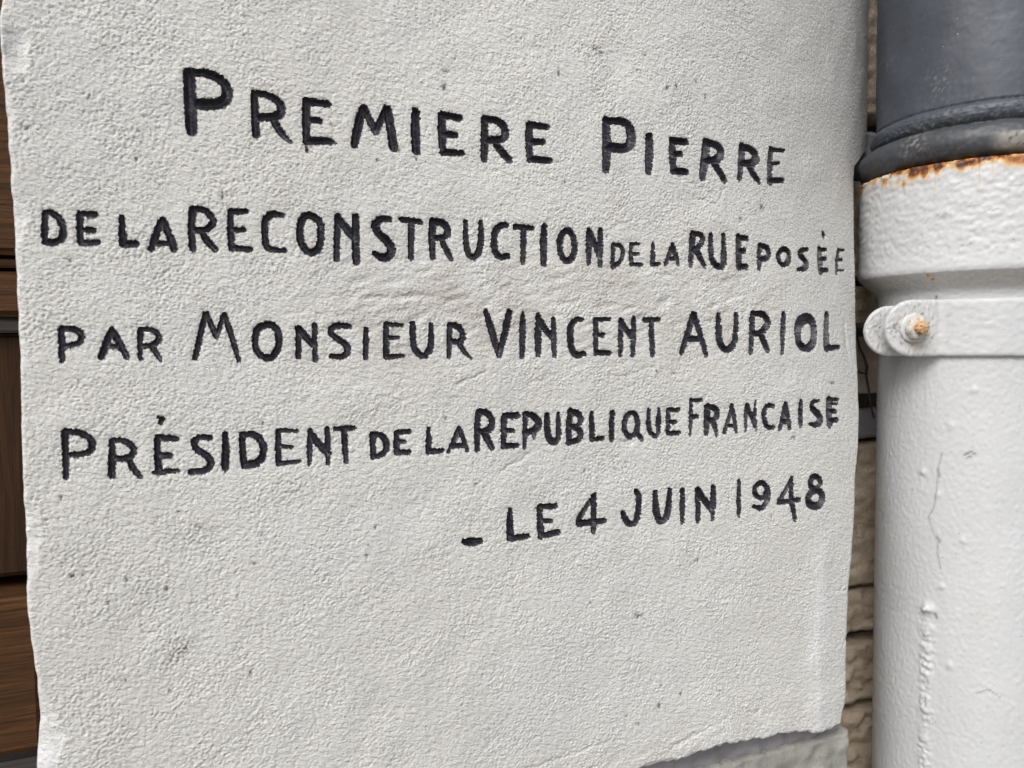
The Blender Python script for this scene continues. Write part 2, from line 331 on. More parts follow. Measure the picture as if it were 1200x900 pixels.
('D',4,[[(922,-468,32),(921,-529,27),(923,-582,23)],[(925,-466,28),(971,-471,28),(993,-507,29),(992,-547,29),(960,-576,28),(920,-578,26)]]),
('E',4,[[(1047,-463,27),(1044,-510,27),(1046,-564,29)],[(1050,-462,27),(1114,-459,21)],[(1049,-512,21),(1084,-511,21)],[(1048,-564,25),(1110,-566,25)]]),
('L',4,[[(1220,-450,19),(1219,-511,30),(1218,-570,32)],[(1218,-572,29),(1293,-570,24)]]),
('A',4,[[(1388,-455,23),(1364,-510,25),(1327,-577,17)],[(1388,-455,23),(1412,-513,27),(1433,-577,19)],[(1358,-551,24),(1416,-550,24)]]),
('R',4,[[(1501,-374,31),(1490,-471,31),(1489,-577,28)],[(1504,-372,30),(1551,-376,34),(1583,-420,32),(1575,-466,37),(1530,-482,35),(1495,-476,26)],[(1539,-501,35),(1559,-540,33),(1578,-576,26)]]),
('E',4,[[(1654,-404,34),(1645,-479,32),(1646,-568,30)],[(1658,-400,32),(1729,-403,34)],[(1653,-481,28),(1698,-483,26)],[(1649,-565,28),(1725,-570,28)]]),
('P',4,[[(1776,-395,27),(1776,-486,27),(1772,-580,23)],[(1778,-396,27),(1830,-407,35),(1863,-447,42),(1840,-491,42),(1788,-499,31)],[(1829,-512,25),(1831,-541,8)]]),
('U',4,[[(1909,-409,30),(1909,-483,36),(1919,-541,38),(1956,-570,33),(1983,-535,34),(1980,-467,30),(1980,-404,24)]]),
('B',4,[[(2059,-393,35),(2045,-480,33),(2047,-572,35)],[(2059,-395,27),(2108,-405,35),(2128,-445,35),(2108,-478,30),(2059,-481,25)],[(2059,-481,25),(2108,-493,33),(2127,-533,37),(2103,-561,32),(2053,-568,33)]]),
('L',4,[[(2194,-409,22),(2194,-477,36),(2198,-557,36)],[(2196,-561,24),(2263,-558,26)]]),
('I',4,[[(2332,-412,30),(2322,-484,34),(2325,-566,34)]]),
('Q',4,[[(2446,-414,27),(2412,-458,32),(2409,-518,30),(2446,-565,31),(2493,-543,34),(2505,-483,33),(2487,-426,31),(2446,-414,24)],[(2493,-532,29),(2531,-578,25)]]),
('U',4,[[(2578,-406,20),(2574,-471,28),(2587,-540,30),(2619,-565,24),(2646,-562,21),(2646,-489,40),(2650,-405,13)]]),
('E',4,[[(2718,-412,29),(2715,-485,31),(2714,-554,27)],[(2718,-412,25),(2791,-415,26)],[(2718,-487,25),(2767,-487,25)],[(2714,-554,26),(2794,-555,26)]]),
('F',4,[[(2879,-356,21),(2879,-454,26),(2872,-574,15)],[(2879,-362,19),(2957,-363,20)],[(2879,-463,27),(2926,-460,24)]]),
('R',4,[[(3000,-405,45),(2997,-483,47),(2993,-566,32)],[(3000,-403,30),(3053,-411,36),(3080,-448,39),(3059,-486,36),(3006,-493,30)],[(3043,-494,40),(3061,-539,34),(3072,-593,13)]]),
('A',4,[[(3186,-403,24),(3167,-482,26),(3129,-565,30)],[(3188,-403,24),(3208,-484,31),(3216,-569,20)],[(3156,-528,20),(3213,-533,20)]]),
('N',4,[[(3300,-406,27),(3294,-479,27),(3293,-569,13)],[(3304,-408,28),(3338,-481,31),(3372,-555,22)],[(3368,-383,9),(3363,-473,27),(3372,-564,16)]]),
('C',4,[[(3513,-421,24),(3467,-412,31),(3435,-449,34),(3436,-504,36),(3462,-555,32),(3517,-558,24)]]),
('A',4,[[(3609,-409,27),(3594,-483,35),(3570,-569,30)],[(3613,-409,27),(3633,-485,36),(3645,-569,26)],[(3583,-524,31),(3642,-527,31)]]),
('I',4,[[(3749,-401,29),(3743,-472,44),(3743,-558,28)]]),
('S',4,[[(3929,-405,17),(3863,-408,31),(3850,-445,43),(3907,-485,54),(3945,-530,51),(3887,-566,40),(3826,-551,19)]]),
('E',4,[[(4039,-407,57),(4029,-488,65),(4028,-565,57)],[(4047,-403,23),(4150,-407,24)],[(4038,-479,31),(4108,-485,29)],[(4044,-431,23),(4136,-438,12)],[(4030,-546,32),(4117,-541,33)]]),
('-',5,[[(1412,-1073,32),(1459,-1080,49),(1503,-1078,32)]]),
('L',5,[[(1681,-923,21),(1678,-992,39),(1680,-1078,41)],[(1685,-1083,34),(1781,-1081,31)]]),
('E',5,[[(1863,-923,34),(1862,-1000,36),(1867,-1088,40)],[(1868,-923,29),(1959,-927,31)],[(1868,-1003,21),(1929,-1009,25)],[(1872,-1088,33),(1974,-1077,32)]]),
('4',5,[[(2215,-880,17),(2155,-949,28),(2111,-1009,35),(2105,-1033,33)],[(2111,-1042,38),(2271,-1042,32)],[(2206,-894,36),(2205,-1003,36),(2205,-1098,27)]]),
('J',5,[[(2487,-884,29),(2510,-909,38),(2507,-1001,38),(2493,-1069,41),(2452,-1084,33),(2417,-1049,36),(2399,-1008,32)]]),
('U',5,[[(2622,-904,31),(2627,-1010,45),(2651,-1079,43),(2693,-1083,40),(2717,-1019,46),(2726,-900,29)]]),
('I',5,[[(2818,-905,32),(2818,-1003,35),(2818,-1101,26)]]),
('N',5,[[(2931,-911,36),(2932,-1013,39),(2932,-1104,30)],[(2932,-915,42),(2984,-987,40),(3036,-1048,37)],[(3046,-909,36),(3047,-999,45),(3040,-1104,24)]]),
('1',5,[[(3246,-883,22),(3242,-991,34),(3247,-1102,25)]]),
('9',5,[[(3422,-901,30),(3366,-925,34),(3367,-982,33),(3431,-1013,26),(3462,-977,35),(3462,-932,34),(3422,-901,31)],[(3467,-945,39),(3479,-1011,45),(3431,-1080,38),(3360,-1052,21)]]),
('4',5,[[(3665,-890,22),(3616,-970,29),(3565,-1044,35)],[(3568,-1047,31),(3733,-1043,29)],[(3665,-896,23),(3663,-1026,40),(3698,-1171,30)]]),
('8',5,[[(3869,-892,34),(3825,-915,41),(3830,-975,41),(3895,-987,39),(3920,-936,44),(3869,-892,35)],[(3851,-990,42),(3803,-1032,47),(3818,-1090,47),(3904,-1101,52),(3937,-1050,56),(3913,-1002,44),(3851,-990,35)]])]
# small dark pits and specks: x, z, half widths in mm
SPECKS = [(22.9,1319.8,0.35,1.6),(-41.2,1288.2,0.6,0.5),(-24.7,1289.1,0.5,0.7),(-13.4,1283.7,0.6,0.3),(-6.7,1269.9,0.5,0.3),(199.5,1398.0,0.6,1.6),(133.2,1382.9,1.0,1.6),(134.2,1391.3,1.6,0.5),(222.1,1414.4,1.6,0.7),(225.9,1412.5,1.2,0.6),(255.2,1414.9,0.8,0.8),(250.6,1406.1,1.3,0.5),(291.8,1405.1,0.6,0.6),(299.2,1396.6,0.7,0.9),(270.5,1398.3,1.2,0.8),(277.2,1400.2,0.6,1.2),(8.2,1163.9,1.2,0.5),(-44.9,1146.8,0.8,0.5),(-40.9,1146.7,0.6,0.4),(-45.2,1147.2,0.5,0.5),(-31.0,1133.2,0.5,0.5),(-13.6,1134.1,0.6,0.5),(-6.3,1136.3,0.7,0.6),(-23.0,1142.5,0.5,0.5),(-24.8,1095.2,0.5,0.5),(-6.6,1087.0,0.6,0.5),(29.8,1089.3,0.6,0.6),(32.8,1143.4,0.9,0.6),(36.7,1157.7,0.6,0.6),(-0.1,1172.0,0.6,0.5),(-48.1,1183.0,0.6,0.5),(38.4,1211.5,0.5,0.6),(131.7,1209.7,0.7,0.6),(408.9,1220.6,2.2,0.7),(275.5,1230.4,1.0,0.4),(263.5,1231.7,0.8,0.5),(367.8,1186.7,1.5,0.6),(302.4,1207.7,0.9,0.4),(265.5,1028.5,1.1,1.1),(266.7,1041.0,0.7,0.7),(281.0,1033.0,1.0,0.8),(242.1,1026.7,0.7,0.5),(249.8,1020.4,1.0,0.5),(218.1,1098.3,0.7,0.6),(249.2,1087.3,1.2,0.7),(251.6,1085.9,2,0.5),(293.3,1114.7,0.4,1.4),(291.4,1114.3,0.6,0.5),(350.2,1136.9,0.5,0.5),(334.3,1080.6,0.7,0.4),(364.0,1296.6,0.5,0.5),(369.7,1326.0,0.5,0.7),(326.9,1325.8,1.1,0.9),(346.8,1334.5,1.6,1.2),(202.9,1339.1,0.7,0.6),(229.5,1310.1,0.6,0.5),(208.3,1352.2,0.6,0.5),(496.2,1342.5,0.6,1.2),(328.2,1289.3,0.4,0.4),(-33.7,1305.7,0.4,0.4),(-31.3,1359.1,0.6,0.5),(-13.3,1333.9,0.5,0.5),(-57.1,1344.1,0.8,0.3),(-55.2,1344.2,0.8,0.3),(-51.4,1343.9,0.6,0.3),(-19.8,1346.5,0.8,0.3),(-16.4,1346.8,0.6,0.3),(-11.9,1346.9,0.5,0.3),(74.2,1357.9,0.7,0.4),(108.5,1348.4,0.7,0.5),(97.3,1342.0,0.9,0.5),(117.4,1344.9,0.6,0.6),(185.7,1281.1,0.5,0.4),(196.1,1267.1,0.5,0.3),(44.2,1290.6,0.4,0.3),(190.4,1207.5,0.5,0.4),(168.1,1215.1,0.7,0.4),(214.5,1175.9,0.5,0.5),(148.2,1173.7,0.8,0.5),(183.7,1157.0,0.5,0.5),(163.9,1147.4,0.5,0.5),(89.0,1146.1,0.5,0.4),(97.6,1131.2,0.6,0.4),(15.4,1193.1,0.4,0.4),(60.9,1183.6,0.3,0.3),(88.0,1140.9,0.6,0.5),(92.7,1155.5,0.5,0.4)]
z_right = [(0.98, 414.5), (0.9879, 414.5), (1.0019, 420.7), (1.0379, 420.9), (1.0794, 421.9), (1.1199, 427.2), (1.1545, 431.7), (1.2004, 445.8), (1.2242, 450.3), (1.2486, 455.7), (1.2801, 466.2), (1.3131, 476.8), (1.3469, 485.1), (1.3709, 489.8), (1.3842, 493.6), (1.4073, 535.8), (1.4262, 538.4), (1.4615, 539.5), (1.496, 538.6), (1.5302, 537.6), (1.75, 537.6)]
# ---------------------------------------------------------------- ground
me = bpy.data.meshes.new('pavement')
me.from_pydata([(-60, -120, 0), (60, -120, 0), (60, 60, 0), (-60, 60, 0)], [], [(0, 1, 2, 3)])
tag(link('pavement', me, GROUND), kind='structure')

# ---------------------------------------------------------------- pillar with the inscribed stone
pillar = empty('pillar', (0.19, 0.1, 0), 'pale dressed stone pillar carved with black painted French lettering, between brown wood and white pipe', 'stone pillar')

XL, XR, ZB, ZT = -0.0622, 0.4500, 0.9915, 1.72
def interp(tab, q): a = np.array(tab, float); return np.interp(q, a[:, 0], a[:, 1])
z_left = [(0.99, -61.5), (1.063, -62.4), (1.082, -60.6), (1.103, -60.4), (1.121, -62.0), (1.136, -63.1), (1.159, -62.6), (1.197, -62.6),
          (1.234, -62.0), (1.271, -61.9), (1.307, -62.2), (1.334, -62.8), (1.370, -64.0), (1.3875, -64.4), (1.40, -62.5), (1.45, -63), (1.75, -63)]
x_bot = [(-70, 991), (262, 991.4), (282, 990.6), (303, 992.6), (321, 993.4), (344, 991.6), (374, 990.9), (402, 988.8), (412, 986.5), (421, 984.5), (444, 986)]

def spacing(a, b, s0, s1):
    out = [a]
    while out[-1] < b:
        t = (out[-1]-a)/(b-a); out.append(out[-1]+s0+(s1-s0)*t)
    o = np.array(out); return a+(o-a)*(b-a)/(o[-1]-a)
xs = np.concatenate([np.array([0, .0004, .0009])+XL, spacing(XL+.0014, XR-.0012, .00038, .00060), [XR-.0006, XR-.0002, XR]])
zs = np.concatenate([[ZB, ZB+.0003, ZB+.0008], spacing(ZB+.0013, 1.50, .00050, .00050), np.linspace(1.504, ZT, 40)])
nx, nz = len(xs), len(zs)
X0, Z0 = np.meshgrid(xs, zs, indexing='ij')
# ragged outline: push the nominal rectangle out or in near its edges
edge_n = band_noise(1024, 12, 90, seed=3)[0]; edge_b = band_noise(1024, 10, 80, seed=4)[0]
jl = interp(z_left, zs)/1000 + .00008*edge_n[(np.arange(nz)) % 1024]
jr = interp(z_right, zs)/1000 + .00010*edge_b[(np.arange(nz)) % 1024]
jb = interp([(a/1000, b) for a, b in x_bot], xs)/1000 + .0005*edge_n[(np.arange(nx)) % 1024]
X = X0 + (jl-XL)[None, :]*np.exp(-(X0-XL)/.006)
X = np.where(X > .30, .30+(X-.30)*((jr-.30)/(XR-.30))[None, :], X)
Z = Z0 + (jb-ZB)[:, None]*np.exp(-(Z0-ZB)/.006)

# ---- signed distance to the lettering
CELL = .0004
pn = band_noise(1024, 4, 14, seed=11)
pn2 = band_noise(1024, 2.5, 6, seed=12)
SD = np.full(X.shape, 1.0); HW = np.ones(X.shape)*.002; ID = np.full(X.shape, -1, int)
for li, (ch, ln, sts) in enumerate(LETTERS):
    P = np.array([p for st in sts for p in st], float)*1e-4
    x0, x1 = P[:, 0].min()-.006, P[:, 0].max()+.006; z0, z1 = P[:, 1].min()+1.25-.006, P[:, 1].max()+1.25+.006
    i0, i1 = np.searchsorted(xs, [x0-.03, x1+.05]); j0, j1 = np.searchsorted(zs, [z0, z1])
    x = X[i0:i1, j0:j1]; z = Z[i0:i1, j0:j1]-1.25
    best = np.full(x.shape, 1.0); hw = np.full(x.shape, .002)
    for st in sts:
        s = [(a*1e-4, b*1e-4, w*.5e-4) for a, b, w in st]
        if len(s) > 2:                                  # round the corners of curved strokes
            c = [s[0]]
            for k in range(len(s)-1):
                a, b = s[k], s[k+1]
                c += [tuple(a[q]*.75+b[q]*.25 for q in range(3)), tuple(a[q]*.25+b[q]*.75 for q in range(3))]
            c.append(s[-1])
            if s[0][:2] == s[-1][:2]: c[0] = c[-1] = tuple((c[1][q]+c[-2][q])/2 for q in range(3))
            s = c
        for a, b in zip(s[:-1], s[1:]):
            dx, dz = b[0]-a[0], b[1]-a[1]; l2 = dx*dx+dz*dz+1e-12
            t = np.clip(((x-a[0])*dx+(z-a[1])*dz)/l2, 0, 1)
            d = np.hypot(x-a[0]-t*dx, z-a[1]-t*dz); h = a[2]+(b[2]-a[2])*t
            sd = d-h; m = sd < best
            best[m] = sd[m]; hw[m] = h[m]
    best = best - .00030 + .00016*samp(pn, x, z+2, CELL) + .00008*samp(pn2, x, z+2, CELL)
    S = SD[i0:i1, j0:j1]; m = best < S
    S[m] = best[m]; HW[i0:i1, j0:j1][m] = hw[m]; ID[i0:i1, j0:j1][m] = li

# ---- pull grid points onto the paint outline
for _ in range(2):
    gx = np.gradient(SD, axis=0)/np.gradient(X, axis=0); gz = np.gradient(SD, axis=1)/np.gradient(Z, axis=1)
    g = np.hypot(gx, gz)+1e-9; near = (np.abs(SD) < .00024) & (g > .3)
    step = np.where(near, -SD/g, 0)*.9
    X += step*gx/g; Z += step*gz/g; SD = np.where(near, SD*.1, SD)

# ---- relief
n1 = band_noise(1024, 2.6, 6.5, ang=radians(24), stretch=1.9, seed=21)      # stipple, 0.4 mm cells
n1b = band_noise(1024, 2.8, 7, ang=radians(4), stretch=1.6, seed=26)
n2 = band_noise(1024, 8, 34, ang=radians(20), stretch=1.5, seed=22)
n3 = band_noise(1024, 60, 260, seed=23); n4 = band_noise(1024, 14, 40, ang=radians(15), stretch=2.6, seed=24)
bl = sm(0.0, 0.22, X)
g = samp(n1, X, Z, CELL)*bl + samp(n1b, X, Z, CELL)*(1-bl)
g = np.where(g > .2, .2+(g-.2)*.32, g)                                     # flattened tops, sharp pits
g = np.where(g < -.7, -.7+(g+.7)*1.9, g)
mid = samp(n2, X, Z, CELL); big = samp(n3, X, Z, CELL)
amp = .80+.28*np.clip(samp(n3, X+.2, Z+.1, CELL), -1.6, 1.6)
amp *= 1-.45*sm(.30, .42, X)                                               # smoother towards the right
H = .000165*g*amp + .00006*mid*amp + .00014*big
tool = samp(n4, X, Z, CELL)
zone = np.exp(-((Z-1.26-.05*X)/.035)**2)*sm(.02, .1, X)*(1-sm(.30, .4, X)) + .45*np.exp(-((Z-1.0)/.014)**2)*sm(.1, .2, X)
H += zone*np.minimum(tool, .25)*.00022
# pits
pit = samp(band_noise(1024, 3, 6, seed=31), X, Z, CELL)
H -= .0010*sm(2.7, 3.3, pit)
# hand-placed dents and scratches  (x, z in mm, length, angle deg, half width mm, depth mm)
for (cx, cz, l, an, hw_, dp) in [(292, 1343, 26, -16, .8, .5), (300, 1334, 18, -12, .8, .5), (312, 1340, 8, 60, .8, .35), (146, 1231, 16, 20, .8, .6), (188, 1229, 16, 20, .8, .4),
      (243, 1191, 7, -8, 1.1, .9), (104, 1274, 30, 4, 1.6, .6), (78, 1275, 18, 14, 1.2, .45), (172, 1184, 18, 26, 1.3, .5), (205, 1011, 60, 6, 1.0, .5), (290, 1004, 30, 14, 1.1, .6),
      (338, 1010, 9, -20, 1.2, .6), (310, 1027, 5, -70, .7, .5), (248, 1232, 24, 14, .9, .35), (412, 1080, 10, -12, .9, .7), (419, 1045, 8, 40, 1.0, .6), (66, 1372, 22, 8, .6, .25), (240, 1318, 16, 24, .8, .35)]:
    cx /= 1000; cz /= 1000; l /= 2000; hw_ /= 1000
    dx = X-cx; dz = Z-cz; a = radians(an); u = dx*cos(a)+dz*sin(a); v = -dx*sin(a)+dz*cos(a)+.0006*samp(n2, X, Z, CELL)
    u = np.maximum(np.abs(u)-l, 0); H -= dp/1000*np.exp(-(v/hw_)**2-(u/.0015)**2)
# soft vertical arris low on the right, face falling away behind it
def sag2(x, z):
    a = np.clip((z-1.10)/.30, 0, 1); a = a*a*(3-2*a); xs_ = .390-.13*a; L_ = .44-xs_
    return (.007+.036*a)*(np.clip((x-xs_)/L_, 0, None))**2.0
low = 1-sm(1.06, 1.16, Z)
H += low*.0010*np.exp(-((X-.3915)/.009)**2)
# carved grooves
t = np.clip(-SD/HW, 0, 1)
depth = np.minimum(HW*1.9, .0040)
inside = sm(.0002, -.0004, SD)
H = H*(1-.55*inside) - depth*(1-(1-t)**1.7)
H -= .00030*np.exp(-np.clip(SD, 0, 1)/.0007)*(SD > 0)                     # slightly broken lips
# broken arrises
dl = X-jl[None, :]; dr = jr[None, :]-X; db = Z-jb[:, None]
def rnd(d, R): d = np.clip(d, 0, R); return R-np.sqrt(np.maximum(R*R-(R-d)**2, 0))
Rl = .0014+.0006*samp(n3, X*0+.1, Z*1.6, CELL)**2
Y = -H + sag2(X, Z)
def fil(d, R):
    q = np.clip(1-d/R, 0, 1); return R*(1-np.sqrt(np.maximum(1-q*q, 0)))
Y += fil(dl, np.clip(Rl, .0012, .003)) + fil(dr, np.full(X.shape, .005)) + fil(db, np.full(X.shape, .0022))
chip = np.zeros(X.shape); nq = band_noise(1024, 24, 90, seed=27)
for (cx, cz, rx, rz, dp) in [(-.059, 1.377, .006, .011, .0020), (-.062, 1.305, .005, .012, .0018), (-.064, 1.352, .004, .012, .0014), (-.061, 1.165, .005, .02, .0012),
                             (-.063, 1.407, .008, .012, .003), (.431, 1.055, .010, .018, .0022), (.427, .992, .012, .007, .003), (.30, .990, .022, .005, .0015), (.436, 1.25, .004, .02, .001), (.262, .990, .02, .005, .0018)]:
    q = np.hypot((X-cx)/rx, (Z-cz)/rz)+.10*samp(nq, X+.05, Z, CELL)+.02*samp(n2, X, Z, CELL); k = sm(1.12, .60, q)
    Y += dp*k*np.clip(1.15-q, .25, 1); Y -= H*k*0; chip = np.maximum(chip, k)
xb = interp([(1.03, -60), (1.045, -58), (1.063, -54), (1.075, -50.5), (1.086, -53.5), (1.095, -57.0), (1.1045, -61.5), (1.2, -66)], Z)/1000+.0005*samp(nq, X, Z, CELL)+.00025*samp(n2, X, Z, CELL)
fd = xb-X; fc = sm(0, .0009, fd)*sm(1.11, 1.10, Z); Y += fc*(np.clip(fd, 0, .02)*.32+.0004); chip = np.maximum(chip, fc)
Y += H*chip*.8

V = np.stack([X, Y, Z], -1)
# ---- stains and other tones (r dark, g brown/purple, b pale)
st = np.zeros(X.shape+(3,), np.float32)
sn = samp(band_noise(1024, 2.2, 5, seed=41), X, Z, CELL); sn2 = samp(band_noise(1024, 4, 12, seed=42), X, Z, CELL)
sn3 = samp(n3, X+.3, Z, CELL)
def blob(cx, cz, rx, rz, an=0):
    a = radians(an); dx = X-cx/1000; dz = Z-cz/1000
    return np.exp(-((dx*cos(a)+dz*sin(a))/rx*1000)**2-((-dx*sin(a)+dz*cos(a))/rz*1000)**2)
st[..., 0] = np.clip(sm(2.9, 3.5, sn), 0, 1)*.85
st[..., 0] += 1.0*(blob(-1, 1107, 8.5, 3.2, 32)*sm(-.1, .9, sn2))
st[..., 0] += 1.2*sm(.4, 1.2, sn)*(blob(240, 1349.8, 5, 1.8, 30)+.8*blob(224, 1413, 5, 3, 20)+.6*blob(273, 1399, 8, 5, 20)+.6*blob(250, 1446, 9, 3))
st[..., 0] += .35*sm(.2, 1.4, sn2)*(blob(-58, 1377, 3, 7)+blob(-58, 1306, 3, 10)+.8*blob(-57, 1165, 3, 22))
for cx, cz, rx, rz in SPECKS:
    rx *= 1.2; rz *= 1.2
    i0, i1 = np.searchsorted(xs, [cx/1000-.03, cx/1000+.05]); j0, j1 = np.searchsorted(zs, [cz/1000-.006, cz/1000+.006])
    e = np.exp(-((X[i0:i1, j0:j1]-cx/1000)/rx*1000)**2-((Z[i0:i1, j0:j1]-cz/1000+.0005*samp(pn, X[i0:i1, j0:j1], Z[i0:i1, j0:j1], CELL))/rz*1000)**2)
    st[i0:i1, j0:j1, 0] += 1.0*e; V[i0:i1, j0:j1, 1] += .0006*e
st[..., 1] = .7*sm(-.4, .9, sn2)*(blob(-9.7, 1169, 2, 3)+blob(12.7, 1163.5, 3, 2, -20)+.6*blob(4, 1167, 2, 1)) + .5*blob(246.3, 1126, .5, 3)*sm(-1, .3, sn2) + .6*blob(-10.7, 1135, .4, 3.5)
warm = np.clip(.10+.10*sn3, 0, .3)*zone*1.2+.10*sm(.5, 1.8, samp(n2, X+.07, Z+.3, CELL))
st[..., 1] += warm + .12*inside*0 + .22*np.exp(-np.clip(SD, 0, 1)/.0012)*sm(.0, 1.2, sn2)*(SD > 0)
st[..., 2] = .55*low*np.exp(-((X-.3915)/.008)**2)*sm(-1.4, .6, samp(n3, X*4, Z*.4, CELL)) + .35*chip*sm(-.9, .9, sn3+.5*sn2)*sm(-.045, -.055, X)+.15*fc + .35*blob(233, 1170, 12, 6)  # pale band along the low right arris, paler chips, facet and one patch
st = np.clip(st, 0, 1)

# ---- faces: split between the stone and one mesh per letter
gq = grid_quads(nx, nz)
SDf = SD.ravel()[gq].mean(1); IDf = ID.ravel()[gq].max(1)
is_letter = (SDf < 0) & (IDf >= 0)
Vf = V.reshape(-1, 3); stf = st.reshape(-1, 3)
# sides, underside and top of the block
rim_l = np.arange(nz); rim_r = (nx-1)*nz+np.arange(nz); rim_b = np.arange(nx)*nz; rim_t = np.arange(nx)*nz+nz-1
extra = []; eq = []; base = len(Vf)
def skirt(rim, flip, off=(0, 0)):
    global base
    a = Vf[rim].copy(); prev = rim
    for y in (.012, .035, .21):
        b = a.copy(); b[:, 1] = np.maximum(y, a[:, 1]+.002); extra.append(b); ids = base+np.arange(len(rim)); base += len(rim)
        q = np.stack([prev[:-1], prev[1:], ids[1:], ids[:-1]], 1)
        eq.append(q[:, ::-1] if flip else q); prev = ids
skirt(rim_l, False); skirt(rim_r, True); skirt(rim_b, True); skirt(rim_t, False)
Vall = np.concatenate([Vf]+extra); stall = np.concatenate([stf, np.zeros((len(Vall)-len(Vf), 3))])
stone_q = np.concatenate([gq[~is_letter]]+eq)
def compact(q, A, S):
    u, inv = np.unique(q, return_inverse=True); return A[u], inv.reshape(q.shape), S[u]
co, q, s = compact(stone_q, Vall, stall)
me = np_mesh('inscribed_stone', co, q); set_col(me, 'stain_tone', s)
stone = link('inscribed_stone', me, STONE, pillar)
for li, (ch, ln, sts) in enumerate(LETTERS):
    sel = gq[is_letter & (IDf == li)]
    if not len(sel): continue
    co, q, s = compact(sel, Vf, stf)
    name = 'digit' if ch.isdigit() else 'dash' if ch == '-' else 'letter'
    link(name, np_mesh(name, co, q), PAINT, stone)

def rough_block(name, x0, x1, y, z0, z1, mat, parent, back=.12, amp=.0015, R=.006, n=(60, 60), seed=1, tilt=0.0, cell=.002):
    """a block with a bumpy displaced front, rounded arrises and real depth"""
    u = np.linspace(0, 1, n[0]); v = np.linspace(0, 1, n[1])
    u = u-.06*np.sin(2*pi*u); v = v-.06*np.sin(2*pi*v)
    U, W = np.meshgrid(x0+(x1-x0)*u, z0+(z1-z0)*v, indexing='ij')
    N1 = band_noise(256, 5, 60, seed=seed); e = band_noise(256, 4, 30, seed=seed+50)
    d = np.minimum(np.minimum(U-x0, x1-U), np.minimum(W-z0, z1-W))
    Yb = y-amp*samp(N1, U, W, cell)+fil(d, np.full(U.shape, R))+tilt*(W-z0)
    ed = .0006*samp(e, U*1.3, W*1.3, cell)*np.exp(-d/.004)
    co = np.stack([U+ed, Yb, W+ed*.6], -1).reshape(-1, 3); q = [grid_quads(*n)]
    n0, n1 = n; base = len(co); ex = []
    for rim, fl in ((np.arange(n1), 0), ((n0-1)*n1+np.arange(n1), 1), (np.arange(n0)*n1, 1), (np.arange(n0)*n1+n1-1, 0)):
        b = co[rim].copy(); b[:, 1] = y+back; ex.append(b); ids = base+np.arange(len(rim)); base += len(rim)
        k = np.stack([rim[:-1], rim[1:], ids[1:], ids[:-1]], 1); q.append(k[:, ::-1] if fl else k)
    me = np_mesh(name, np.concatenate([co]+ex), np.concatenate(q))
    return link(name, me, mat, parent)

# mortar bed and the plainer block under the inscribed stone
rough_block('mortar_joint', -.060, .4255, .0125, .974, .9925, MORTAR, pillar, back=.19, amp=.0010, R=.002, n=(240, 16), seed=61)
o = rough_block('stone_block', -.061, .4275, .0075, .60, .9755, LOWER, pillar, back=.2, amp=.0005, R=.0022, n=(260, 200), seed=62)
o['label'] = 'rougher beige grey block below the mortar joint'

# ---------------------------------------------------------------- rear wall seen in the gap beside the pipe
wall = empty('rear_wall', (0.7, .14, 0), 'rough beige rubble wall glimpsed in the narrow gap behind the white pipe', 'wall')
rows = [(1.444, 1.60, 0.0, ROUGH_STONE, .001), (1.395, 1.434, .004, MORTAR, .0008), (1.304, 1.389, -.001, ROUGH_STONE, .0012), (1.2015, 1.297, 0.0, ROUGH_STONE, .0009), (1.160, 1.187, .006, MORTAR, .0008),
        (1.028, 1.156, -.002, ROUGH_STONE, .0013), (.984, 1.024, .002, ROUGH_STONE, .0015), (.920, .974, .000, ROUGH_STONE, .0015), (.70, .9135, -.003, ROUGH_STONE, .002)]
for k, (z0, z1, dy, m, am) in enumerate(rows):
    a = 0.4402
    for x1 in ((.66+.05*(k % 3)), 1.10):
        rough_block('mortar_patch' if m is MORTAR else 'stone_block', a, x1-.004, .106+dy, 1.25+(z0-1.25)*.505/.525, 1.25+(z1-1.25)*.505/.525, m, wall, back=.08, amp=am, n=(80, 60), seed=70+k, R=.005)
        a = x1+.004
me = bpy.data.meshes.new('mortar'); bm = bmesh.new()
bmesh.ops.create_cube(bm, size=1, matrix=Matrix.Translation((.77, .155, 1.15)) @ Matrix.Diagonal((.665, .055, 1.1, 1)))
bm.to_mesh(me); bm.free(); link('mortar', me, JOINT, wall)

def tube(name, pts, rad, mat, parent=None, n=8):
    """swept round rod through pts; rad a number or a list"""
    bm = bmesh.new(); rings = []; pts = [Vector(p) for p in pts]
    for i, p in enumerate(pts):
        t = (pts[min(i+1, len(pts)-1)]-pts[max(i-1, 0)]).normalized()
        a = t.cross(Vector((0.3, 0.1, 1))).normalized(); b = t.cross(a)
        r = rad[i] if isinstance(rad, (list, tuple)) else rad
        rings.append([bm.verts.new(p+a*r*cos(2*pi*k/n)+b*r*sin(2*pi*k/n)) for k in range(n)])
    for A, B in zip(rings[:-1], rings[1:]):
        for k in range(n): bm.faces.new((A[k], A[(k+1) % n], B[(k+1) % n], B[k]))
    bm.faces.new(rings[0][::-1]); bm.faces.new(rings[-1])
    bmesh.ops.recalc_face_normals(bm, faces=bm.faces)
    me = bpy.data.meshes.new(name); bm.to_mesh(me); bm.free(); me.shade_smooth()
    return link(name, me, mat, parent)

